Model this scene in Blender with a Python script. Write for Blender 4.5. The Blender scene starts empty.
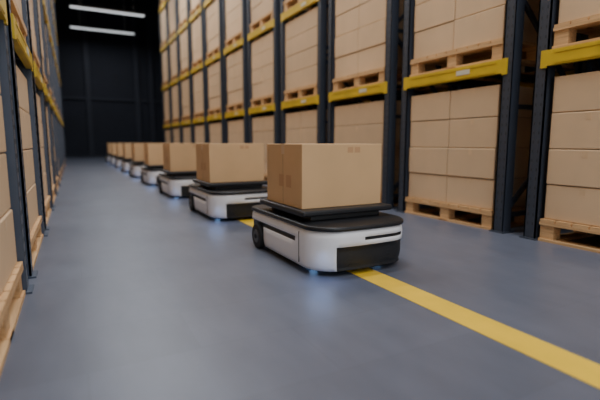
import bpy, bmesh, math, random
from mathutils import Vector, Matrix
random.seed(4)
S=0.8   # camera height in metres; layout below is in units of S
scn=bpy.context.scene
COL=scn.collection

# ---------------------------------------------------------------- materials
def newmat(name):
    m=bpy.data.materials.new(name); m.use_nodes=True
    nt=m.node_tree; b=nt.nodes['Principled BSDF']
    return m,nt,b
def simple(name,col,rough=0.5,metal=0.0,var=0.12,scale=6.0,bump=0.0,emit=None,estr=0,objrand=0.0):
    m,nt,b=newmat(name)
    N=nt.nodes; L=nt.links
    tc=N.new('ShaderNodeTexCoord')
    no=N.new('ShaderNodeTexNoise'); no.inputs['Scale'].default_value=scale; no.inputs['Detail'].default_value=5
    L.new(tc.outputs['Object'],no.inputs['Vector'])
    mr=N.new('ShaderNodeMapRange'); mr.inputs[1].default_value=.3; mr.inputs[2].default_value=.7
    mr.inputs[3].default_value=1-var; mr.inputs[4].default_value=1+var
    L.new(no.outputs['Fac'],mr.inputs[0])
    val=mr.outputs[0]
    if objrand>0:
        oi=N.new('ShaderNodeObjectInfo')
        m2=N.new('ShaderNodeMapRange'); m2.inputs[3].default_value=1-objrand; m2.inputs[4].default_value=1+objrand
        L.new(oi.outputs['Random'],m2.inputs[0])
        mu=N.new('ShaderNodeMath'); mu.operation='MULTIPLY'
        L.new(val,mu.inputs[0]); L.new(m2.outputs[0],mu.inputs[1]); val=mu.outputs[0]
    hs=N.new('ShaderNodeHueSaturation'); hs.inputs['Color'].default_value=(*col,1)
    L.new(val,hs.inputs['Value']); L.new(hs.outputs['Color'],b.inputs['Base Color'])
    b.inputs['Roughness'].default_value=rough; b.inputs['Metallic'].default_value=metal
    if bump>0:
        bp=N.new('ShaderNodeBump'); bp.inputs['Strength'].default_value=bump; bp.inputs['Distance'].default_value=.01
        L.new(no.outputs['Fac'],bp.inputs['Height']); L.new(bp.outputs['Normal'],b.inputs['Normal'])
    if emit:
        b.inputs['Emission Color'].default_value=(*emit,1); b.inputs['Emission Strength'].default_value=estr
    return m

M_card=simple('cardboard',(0.72,0.46,0.235),.75,var=.05,scale=3,objrand=.05)
M_card2=simple('cardboard_stack',(0.68,0.475,0.285),.75,var=.06,scale=2,objrand=.08)
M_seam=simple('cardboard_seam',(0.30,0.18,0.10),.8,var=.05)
M_tape=simple('packing_tape',(0.70,0.48,0.28),.4,var=.03)
M_print=simple('box_print',(0.60,0.34,0.17),.8,var=.05)
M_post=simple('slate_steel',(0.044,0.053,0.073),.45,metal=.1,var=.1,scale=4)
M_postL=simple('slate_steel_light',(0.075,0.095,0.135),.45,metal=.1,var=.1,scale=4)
M_hole=simple('slot_dark',(0.020,0.024,0.032),.7,var=.05)
M_yel=simple('beam_yellow',(0.64,0.43,0.015),.5,var=.14,scale=3)
M_white=simple('robot_white',(0.92,0.93,0.97),.28,var=.02)
M_black=simple('robot_black',(0.012,0.013,0.016),.42,var=.1)
M_grille=simple('robot_grille',(0.012,0.013,0.016),.55,var=.2,scale=40)
M_rub=simple('rubber',(0.02,0.02,0.022),.8,var=.1)
M_rim=simple('wheel_rim',(0.10,0.11,0.12),.4,metal=.6)
M_led=simple('led_blue',(0.5,0.7,1.0),.3,emit=(0.25,0.5,1.0),estr=4)
M_lamp=simple('lamp_glow',(1,1,1),.3,emit=(0.9,0.95,1.0),estr=1.2)
M_house=simple('lamp_housing',(0.5,0.5,0.5),.5)
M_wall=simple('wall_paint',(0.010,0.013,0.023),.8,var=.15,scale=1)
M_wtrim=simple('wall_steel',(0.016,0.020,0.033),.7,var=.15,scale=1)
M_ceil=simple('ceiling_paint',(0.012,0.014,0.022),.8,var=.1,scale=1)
M_lbl=simple('paper_label',(0.65,0.60,0.45),.6,var=.03)

# wood
M_wood,nt,b=newmat('pallet_wood')
N=nt.nodes;L=nt.links
tc=N.new('ShaderNodeTexCoord'); mp=N.new('ShaderNodeMapping'); mp.inputs['Scale'].default_value=(14,1.2,30)
no=N.new('ShaderNodeTexNoise'); no.inputs['Scale'].default_value=2.5; no.inputs['Detail'].default_value=6
cr=N.new('ShaderNodeValToRGB')
cr.color_ramp.elements[0].position=.3; cr.color_ramp.elements[0].color=(0.50,0.28,0.12,1)
cr.color_ramp.elements[1].position=.7; cr.color_ramp.elements[1].color=(0.76,0.48,0.23,1)
L.new(tc.outputs['Object'],mp.inputs[0]);L.new(mp.outputs[0],no.inputs['Vector']);L.new(no.outputs['Fac'],cr.inputs[0]);L.new(cr.outputs[0],b.inputs['Base Color'])
b.inputs['Roughness'].default_value=.7

# floor: painted concrete
M_floor,nt,b=newmat('floor_concrete')
N=nt.nodes;L=nt.links
tc=N.new('ShaderNodeTexCoord')
n1=N.new('ShaderNodeTexNoise'); n1.inputs['Scale'].default_value=1.3; n1.inputs['Detail'].default_value=3; n1.inputs['Roughness'].default_value=.5
n2=N.new('ShaderNodeTexNoise'); n2.inputs['Scale'].default_value=9; n2.inputs['Detail'].default_value=6
L.new(tc.outputs['Object'],n1.inputs['Vector'])
mp=N.new('ShaderNodeMapping'); mp.inputs['Scale'].default_value=(1,.35,1)
L.new(tc.outputs['Object'],mp.inputs[0]); L.new(mp.outputs[0],n2.inputs['Vector'])
mx=N.new('ShaderNodeMath'); mx.operation='ADD'; L.new(n1.outputs['Fac'],mx.inputs[0]); L.new(n2.outputs['Fac'],mx.inputs[1])
cr=N.new('ShaderNodeValToRGB')
cr.color_ramp.elements[0].position=.3; cr.color_ramp.elements[1].position=.72
mh=N.new('ShaderNodeMath'); mh.operation='MULTIPLY'; mh.inputs[1].default_value=.5; L.new(mx.outputs[0],mh.inputs[0])
cr.color_ramp.elements[0].color=(0.106,0.118,0.158,1); cr.color_ramp.elements[1].color=(0.148,0.163,0.212,1)
L.new(mh.outputs[0],cr.inputs[0])
# slab joints
br=N.new('ShaderNodeTexBrick'); br.inputs['Scale'].default_value=1.0; br.offset=.5
br.inputs['Brick Width'].default_value=.8; br.inputs['Row Height'].default_value=.4; br.inputs['Mortar Size'].default_value=.003
br.inputs['Color1'].default_value=(1,1,1,1); br.inputs['Color2'].default_value=(.91,.91,.91,1); br.inputs['Mortar'].default_value=(.88,.88,.88,1)
L.new(tc.outputs['Object'],br.inputs['Vector'])
mm=N.new('ShaderNodeMix'); mm.data_type='RGBA'; mm.blend_type='MULTIPLY'; mm.inputs[0].default_value=1
L.new(cr.outputs[0],mm.inputs[6]); L.new(br.outputs['Color'],mm.inputs[7]); L.new(mm.outputs[2],b.inputs['Base Color'])
rr=N.new('ShaderNodeMapRange'); rr.inputs[1].default_value=.3; rr.inputs[2].default_value=.7; rr.inputs[3].default_value=.34; rr.inputs[4].default_value=.39
L.new(n1.outputs['Fac'],rr.inputs[0]); L.new(rr.outputs[0],b.inputs['Roughness'])
bp=N.new('ShaderNodeBump'); bp.inputs['Strength'].default_value=.05; bp.inputs['Distance'].default_value=.01
L.new(n2.outputs['Fac'],bp.inputs['Height']); L.new(bp.outputs['Normal'],b.inputs['Normal'])
M_line=simple('line_paint',(0.92,0.59,0.04),.45,var=.08,scale=5)

# ---------------------------------------------------------------- mesh helpers
class MB:
    def __init__(s,mats): s.bm=bmesh.new(); s.mats=mats
    def box(s,x0,x1,y0,y1,z0,z1,mi=0,bevel=0):
        vs=[s.bm.verts.new((x,y,z)) for x in(x0,x1) for y in(y0,y1) for z in(z0,z1)]
        fs=[]
        for idx in((0,1,3,2),(4,6,7,5),(0,4,5,1),(2,3,7,6),(0,2,6,4),(1,5,7,3)):
            f=s.bm.faces.new([vs[i] for i in idx]); f.material_index=mi; fs.append(f)
        if bevel:
            es=list({e for f in fs for e in f.edges})
            r=bmesh.ops.bevel(s.bm,geom=es,offset=bevel,segments=2,affect='EDGES',profile=.5)
            for f in r['faces']: f.material_index=mi
    def bar(s,p,q,w,d,mi=0,side=Vector((0,1,0))):
        p=Vector(p);q=Vector(q);a=(q-p).normalized(); u=side.normalized(); v=a.cross(u).normalized()
        vs=[]
        for c in(p,q):
            for su,sv in((-1,-1),(1,-1),(1,1),(-1,1)):
                vs.append(s.bm.verts.new(c+u*su*w/2+v*sv*d/2))
        for idx in((0,3,2,1),(4,5,6,7),(0,1,5,4),(1,2,6,5),(2,3,7,6),(3,0,4,7)):
            f=s.bm.faces.new([vs[i] for i in idx]); f.material_index=mi
    def cyl(s,c,r,w,mi=0,seg=32):  # axis X
        rings=[]
        prof=[(-w/2,r*.9),(-w/2+.1*w,r),(w/2-.1*w,r),(w/2,r*.9)]
        for dx,rr in prof:
            rings.append([s.bm.verts.new((c[0]+dx,c[1]+rr*math.cos(2*math.pi*i/seg),c[2]+rr*math.sin(2*math.pi*i/seg))) for i in range(seg)])
        for a,bb in zip(rings,rings[1:]):
            for i in range(seg):
                f=s.bm.faces.new([a[i],a[(i+1)%seg],bb[(i+1)%seg],bb[i]]); f.material_index=mi; f.smooth=True
        f=s.bm.faces.new(rings[0]); f.material_index=mi
        f=s.bm.faces.new(rings[-1]); f.material_index=mi
    def mesh(s,name):
        bmesh.ops.recalc_face_normals(s.bm,faces=s.bm.faces)
        me=bpy.data.meshes.new(name); s.bm.to_mesh(me); s.bm.free()
        for m in s.mats: me.materials.append(m)
        return me
def put(me,name,loc=(0,0,0),parent=None,rot=0):
    o=bpy.data.objects.new(name,me); o.location=loc; o.rotation_euler=(0,0,rot)
    COL.objects.link(o)
    if parent: o.parent=parent
    return o

# ---------------------------------------------------------------- room
X_R=4.2*S; X_L=-.33*S; DEP=1.45*S
XW0=-4.5*S; XW1=9.5*S; Y0=-9*S; YF=34*S; ZC=10.6*S
def room():
    mb=MB([M_floor]); mb.box(XW0,XW1,Y0,YF,-.1,0); put(mb.mesh('floor'),'floor')
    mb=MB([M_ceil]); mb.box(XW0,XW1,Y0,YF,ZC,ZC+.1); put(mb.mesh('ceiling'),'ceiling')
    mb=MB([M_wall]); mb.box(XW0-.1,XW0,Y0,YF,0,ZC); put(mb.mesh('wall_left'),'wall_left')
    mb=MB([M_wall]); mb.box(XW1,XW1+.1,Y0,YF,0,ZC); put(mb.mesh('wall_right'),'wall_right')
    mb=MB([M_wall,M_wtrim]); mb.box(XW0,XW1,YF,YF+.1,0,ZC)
    x=XW0+.1
    while x<XW1-.1:   # corrugated cladding ribs
        mb.box(x,x+.05,YF-.03,YF,0.16,ZC-.2,0); x+=.28
    for x in (1.2*S,4.4*S,5.4*S,7.6*S,-2*S):
        mb.box(x-.12,x+.12,YF-.16,YF-.03,0,ZC-.2,1)
    for z in (3.2,): mb.box(XW0,XW1,YF-.1,YF-.03,z,z+.12,1)
    put(mb.mesh('wall_back'),'wall_back')
    mb=MB([M_wtrim]); mb.box(XW0+.01,XW1-.01,YF-.2,YF-.165,0,.14); put(mb.mesh('baseboard_back'),'baseboard_back')
    mb=MB([M_line]); c=1.955*S; mb.box(c-.082,c+.082,Y0+.1,27*S,0,.002); put(mb.mesh('floor_line'),'floor_line_marking')
room()

# ---------------------------------------------------------------- rack bay
PITCH=2.02*S; GAP=.38*S; W=PITCH-GAP; P=.13*S
LEV=[1.83*S+1.87*S*k for k in range(5)]
BH=.15*S; TOPZ=LEV[-1]+.35
def rack_mesh(pm):
    mb=MB([pm,M_yel,M_hole,M_lbl])
    for yc in (0,W):
        for xc,face in ((P/2,-1),(DEP-P/2,1)):
            t=.012
            x0=xc-P/2;x1=xc+P/2;y0=yc-P/2;y1=yc+P/2
            fx0,fx1=(x0,x0+t) if face<0 else (x1-t,x1)
            mb.box(fx0,fx1,y0,y1,0,TOPZ)
            mb.box(x0,x1,y0,y0+t,0.001,TOPZ-.001)
            mb.box(x0,x1,y1-t,y1,0.001,TOPZ-.001)
            bx0,bx1=(x1-t,x1) if face<0 else (x0,x0+t)
            mb.box(bx0,bx1,y0+t,y0+.03,0.002,TOPZ-.002); mb.box(bx0,bx1,y1-.03,y1-t,0.002,TOPZ-.002)
            mb.box(x0-.025,x1+.025,y0-.02,y1+.02,0,.01)
            z=.12
            while z<min(TOPZ,5.5):
                xs=x0-.001 if face<0 else x1-.001
                for yy in (yc-.022,yc+.022):
                    mb.box(xs,xs+.002,yy-.005,yy+.005,z,z+.025,2)
                z+=.075
        z=.15; up=True; xa=P/2; xb=DEP-P/2
        mb.bar((xa,yc,z),(xb,yc,z),.03,.04)
        while z+1.0<TOPZ:
            if up: mb.bar((xa,yc,z),(xb,yc,z+.95),.03,.04)
            else:  mb.bar((xb,yc,z),(xa,yc,z+.95),.03,.04)
            z+=1.0; up=not up
            mb.bar((xa,yc,z-.03),(xb,yc,z-.03),.03,.04)
    for z in LEV:
        for x0,x1,s in ((-.012,.035,-1),(DEP-.035,DEP+.012,1)):
            ya=P/2;yb=W-P/2
            mb.box(x0,x1,ya,yb,z-BH/2,z+BH/2,1)
            xs=x0-.004 if s<0 else x1-.001
            mb.box(xs,xs+.005,ya+.06,yb-.06,z-BH/2+.012,z-BH/2+.03,1)
            mb.box(xs,xs+.005,ya+.06,yb-.06,z+BH/2-.03,z+BH/2-.012,1)
            for yy,a,bq in ((0,0.0,P/2),(W,-P/2,0.0)):
                xc0=-.012 if s<0 else DEP
                mb.box(xc0,xc0+.012,yy+a,yy+bq,z-.075,z+.062,1)
        for yy in (.3*W,.7*W):
            mb.box(.036,DEP-.036,yy-.02,yy+.02,z-BH/2+.02,z+BH/2-.03,0)
        mb.box(-.0175,-.0125,W*.30,W*.42,z-.02,z+.025,3)
    return mb.mesh('pallet_rack')
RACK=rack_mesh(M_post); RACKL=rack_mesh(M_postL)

# ---------------------------------------------------------------- pallet with boxes; front at x=0
PW=1.46*S; PD=1.34*S; PH=.23*S
def pallet(mb):
    bt=.024
    for y in (0,PW/2-.06,PW-.12): mb.box(0,PD,y,y+.12,0,bt,0)
    for x in (0,PD-.1): mb.box(x,x+.1,.121,PW-.121,0,bt-.002,0)
    for y in (0,PW/2-.06,PW-.12):
        for x in (.012,PD/2-.05,PD-.112): mb.box(x,x+.1,y+.005,y+.115,bt,PH-2*bt,0)
    for x in (.0,PD/2-.06,PD-.12): mb.box(x,x+.12,0,PW,PH-2*bt,PH-bt,0)
    n=9; w=PW/n
    for i in range(n): mb.box(0,PD,i*w+.006,(i+1)*w-.006,PH-bt,PH,0)
def load_mesh(rows,cols,seed,h=.355*S):
    r=random.Random(seed)
    mb=MB([M_wood,M_card2,M_seam,M_tape,M_lbl])
    pallet(mb)
    bw=(PW-.03); bd=PD-.05
    # inner core of the stack seen through the gaps between cartons
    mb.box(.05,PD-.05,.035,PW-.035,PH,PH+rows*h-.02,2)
    for i in range(rows):
        cn=cols if isinstance(cols,int) else cols[i%len(cols)]
        w=bw/cn
        z0=PH+i*h
        for j in range(cn):
            jx=r.uniform(-.004,.006)
            y0=.015+j*w; 
            for k in range(2):
                xa=.025+jx+k*bd/2; xb=.025+jx+(k+1)*bd/2-.004
                mb.box(xa,xb,y0+.003,y0+w-.003,z0+.002,z0+h-.003,1,bevel=.007)
            xf=.025+jx
            mb.box(xf-.0012,xf+.002,y0+w/2-.02,y0+w/2+.02,z0+h*.78,z0+h-.01,3)
    return mb.mesh('loaded_pallet')
LOADS=[load_mesh(4,2,1),load_mesh(4,2,2),load_mesh(4,1,3)]

def rack_row(xf,ys,nb,left):
    for k in range(nb):
        y=ys+k*PITCH
        ya=y+GAP/2
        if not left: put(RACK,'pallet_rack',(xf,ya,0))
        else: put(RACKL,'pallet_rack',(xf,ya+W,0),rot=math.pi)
        for li,z in enumerate([0]+[l+BH/2 for l in LEV]):
            if z+1.6*S>ZC: continue
            me=random.choice(LOADS)
            off=(W-PW)/2
            if not left: put(me,'loaded_pallet',(xf+.005,ya+off+random.uniform(-.008,.008),z))
            else: put(me,'loaded_pallet',(xf-.005,ya+W-off,z),rot=math.pi)
rack_row(X_R,3.00*S-2*PITCH,12,False)
rack_row(X_L,3.57*S-2*PITCH,12,True)

# ---------------------------------------------------------------- robot
RW=.455*S; RL=.68*S
def outline(hw,yf,yr,rf,rr,bulge=0.03,n=14):
    pts=[]
    def arc(cx,cy,r,a0,a1):
        for i in range(n+1):
            a=math.radians(a0+(a1-a0)*i/n); pts.append((cx+r*math.cos(a),cy+r*math.sin(a)))
    arc(-hw+rf,yf+rf,rf,180,270)
    m=10
    for i in range(1,m):
        pts.append((-hw+rf+(2*hw-2*rf)*i/m,yf))
    arc(hw-rf,yf+rf,rf,270,360)
    for i in range(1,16): pts.append((hw,yf+rf+(yr-rr-yf-rf)*i/16))
    arc(hw-rr,yr-rr,rr,0,90)
    arc(-hw+rr,yr-rr,rr,90,180)
    for i in range(1,16): pts.append((-hw,yr-rr+(yf+rf-yr+rr)*i/16))
    out=[]
    for x,y in pts:
        if y<yf+rf: y-=bulge*(1-(x/hw)**2)*((yf+rf-y)/rf)
        out.append((x,y))
    return out
def robot_body():
    mb=MB([M_white,M_black,M_grille,M_led])
    zs=[.035,.06,.10,.145,.185,.215,.235,.262,.278]
    off=[.012,.004,0,0,0,0,0,.003,.014]
    rings=[]
    for z,o in zip(zs,off):
        pts=outline(RW-o,-RL+o,RL-o,.21*S,.12*S)
        rings.append([mb.bm.verts.new((x,y,z)) for x,y in pts])
    n=len(rings[0]); blk=[];sidebk=[]
    for k,(a,bb) in enumerate(zip(rings,rings[1:])):
        for i in range(n):
            f=mb.bm.faces.new([a[i],a[(i+1)%n],bb[(i+1)%n],bb[i]]); f.smooth=True
            c=f.calc_center_median(); zc=c.z; mi=0
            if c.y<-RL*.62 and c.x>-RW*.62 and zc<.185 and c.x<RW*.99: mi=2; blk.append(f)
            elif c.y<-RL*.8 and -RW*.1<c.x<RW*.72 and .215<zc<.235: mi=1; blk.append(f)
            elif abs(c.x)>RW*.97 and -RL*.50<c.y<RL*.40 and .185<zc<.215: mi=1; sidebk.append(f)
            elif c.y>RL*.42 and zc<.215: mi=1; sidebk.append(f)
            f.material_index=mi
    f=mb.bm.faces.new(rings[0][::-1]); f.material_index=1
    f=mb.bm.faces.new(rings[-1]); f.material_index=1
    bmesh.ops.recalc_face_normals(mb.bm,faces=mb.bm.faces)
    for grp in (blk,sidebk):
        bmesh.ops.inset_region(mb.bm,faces=grp,thickness=.004,depth=-.010,use_even_offset=True)
    return mb.mesh('body')
BODY=robot_body()
def robot_top():
    mb=MB([M_black])
    rr=[]
    for z,o in [(.278,.010),(.283,.0),(.300,.0),(.307,.008)]:
        rr.append([mb.bm.verts.new((x,y,z)) for x,y in outline(RW+.004-o,-RL-.004+o,RL-o,.21*S,.12*S)])
    n=len(rr[0])
    for a,bb in zip(rr,rr[1:]):
        for i in range(n):
            f=mb.bm.faces.new([a[i],a[(i+1)%n],bb[(i+1)%n],bb[i]]); f.smooth=True
    mb.bm.faces.new(rr[0][::-1]); mb.bm.faces.new(rr[-1])
    return mb.mesh('top_deck')
TOP=robot_top()
def robot_lift():
    mb=MB([M_black])
    mb.box(-.27,.27,-.31,.31,.307,.345,0,bevel=.006)
    mb.box(-RW+.015,RW-.015,-.355,.355,.342,.380,0,bevel=.012)
    return mb.mesh('lift_plate')
LIFT=robot_lift()
def wheel(r,w):
    mb=MB([M_rub,M_rim]); mb.cyl((0,0,0),r,w,0); mb.cyl((0,0,0),r*.55,w+.008,1,24); mb.cyl((0,0,0),r*.2,w+.016,0,16)
    return mb.mesh('wheel')
WH=wheel(.095,.05); CAST=wheel(.03,.025)
def detail():
    mb=MB([M_black,M_led,M_rim])
    for sx in (-1,1):
        mb.box(sx*(RW)-.002,sx*(RW)+.002,-RL*.60,-RL*.592,.06,.255,0)
    for i in range(5):
        mb.box(-RW*.4,RW*.45,-RL-.0165,-RL-.008,.062+i*.022,.067+i*.022,0)
    for sx in (-1,1):
        mb.box(sx*RW*.7-.02,sx*RW*.7+.02,-RL*.62,-RL*.55,.024,.036,1)
    for sx in (-1,1):
        mb.box(sx*.2-.022,sx*.2-.016,-RL*.5-.02,-RL*.5+.02,.02,.04,2)
        mb.box(sx*.2+.016,sx*.2+.022,-RL*.5-.02,-RL*.5+.02,.02,.04,2)
    return mb.mesh('body_details')
DET=detail()
def carton():
    mb=MB([M_card,M_seam,M_tape,M_print])
    w=.39*S; d=.345*S; h=.518*S
    mb.box(-w,w,-d,d,0,h,0,bevel=.004)
    mb.box(-w+.004,w-.004,-.0015,.0015,h-.001,h+.0006,1)
    mb.box(-w-.0006,w+.0006,-.025,.025,h-.001,h+.0012,2)
    for s in (-1,1):
        xs=s*w
        mb.box(min(xs,xs+s*.001),max(xs,xs+s*.001),-.025,.025,h-.07,h+.0005,2)
        mb.box(min(xs,xs+s*.0008),max(xs,xs+s*.0008),-.0015,.0015,.004,h-.07,1)
        y0,y1=sorted((s*d,s*(d+.0008)))
        mb.box(-w+2*w*.55,-w+2*w*.62,y0,y1,h*.86,h*.95,3)
        mb.box(-w+2*w*.64,-w+2*w*.71,y0,y1,h*.86,h*.95,3)
    for i,(a,zz) in enumerate(((-.45,.30),(-.05,.30))):
        mb.box(-w-.0008,-w,a*d,(a+.28)*d,h*zz,h*(zz+.2),3)
    return mb.mesh('cardboard_box')
CART=carton()
SP=2.60*S
for k in range(9):
    cy=(3.32*S)+k*SP; cx=1.975*S
    e=bpy.data.objects.new('warehouse_transport_robot',None); e.location=(cx,cy,0); COL.objects.link(e)
    put(BODY,'body',parent=e); put(TOP,'top_deck',parent=e); put(LIFT,'lift_plate',parent=e); put(DET,'body_details',parent=e)
    for sx,nm in ((-1,'wheel_left'),(1,'wheel_right')):
        put(WH,nm,(sx*(RW-.012),RL*.66,.095),parent=e)
        put(CAST,'caster_'+nm[6:],(sx*.2,-RL*.5,.03),parent=e)
    for sx in (-1,):
        ld=bpy.data.lights.new('guidance_lamp','SPOT'); ld.energy=1.3; ld.color=(.25,.45,1); ld.spot_size=math.radians(140); ld.spot_blend=1; ld.shadow_soft_size=.08
        lo=bpy.data.objects.new('guidance_lamp',ld); lo.location=(sx*RW*.95,-RL*1.02,.17); lo.parent=e; lo.rotation_euler=(math.radians(-20),0,0)
        COL.objects.link(lo)
    put(CART,'cardboard_box',(cx,cy+.01,.380))

# ---------------------------------------------------------------- lamps
def fixture():
    mb=MB([M_house,M_lamp])
    h=1.85*S
    mb.box(-h,h,-.09,.09,.03,.08,0); mb.box(-h+.02,h-.02,-.07,.07,0,.03,1)
    for x in (-h*.7,h*.7): mb.box(x-.006,x+.006,-.006,.006,.08,ZC-8*S,0)
    return mb.mesh('hanging_strip_light')
FX=fixture()
for i in range(9):  # nearer lamps of the row are out of view, added to light the aisle
    y=(30.8-4.5*i)*S
    o=put(FX,'hanging_strip_light',(2.15*S,y,8*S))
    ld=bpy.data.lights.new('strip_emitter','AREA'); ld.shape='RECTANGLE'; ld.size=3.4*S; ld.size_y=.3
    ld.energy=60 if i<3 else 135
    ld.color=(.93,.96,1)
    lo=bpy.data.objects.new('strip_emitter',ld); lo.location=(0,0,-.02); lo.parent=o; COL.objects.link(lo)

w=bpy.data.worlds.new('world'); scn.world=w; w.use_nodes=True
w.node_tree.nodes['Background'].inputs[0].default_value=(.90,.95,1,1); w.node_tree.nodes['Background'].inputs[1].default_value=1.3

cam=bpy.data.cameras.new('camera'); cam.lens=25.8; cam.sensor_width=36; cam.clip_end=200
cam.dof.use_dof=True; cam.dof.focus_distance=2.7; cam.dof.aperture_fstop=0.9
co=bpy.data.objects.new('camera',cam); co.location=(0,0,S); co.rotation_euler=(math.radians(90-7.55),0,math.radians(-27.7))
COL.objects.link(co); scn.camera=co
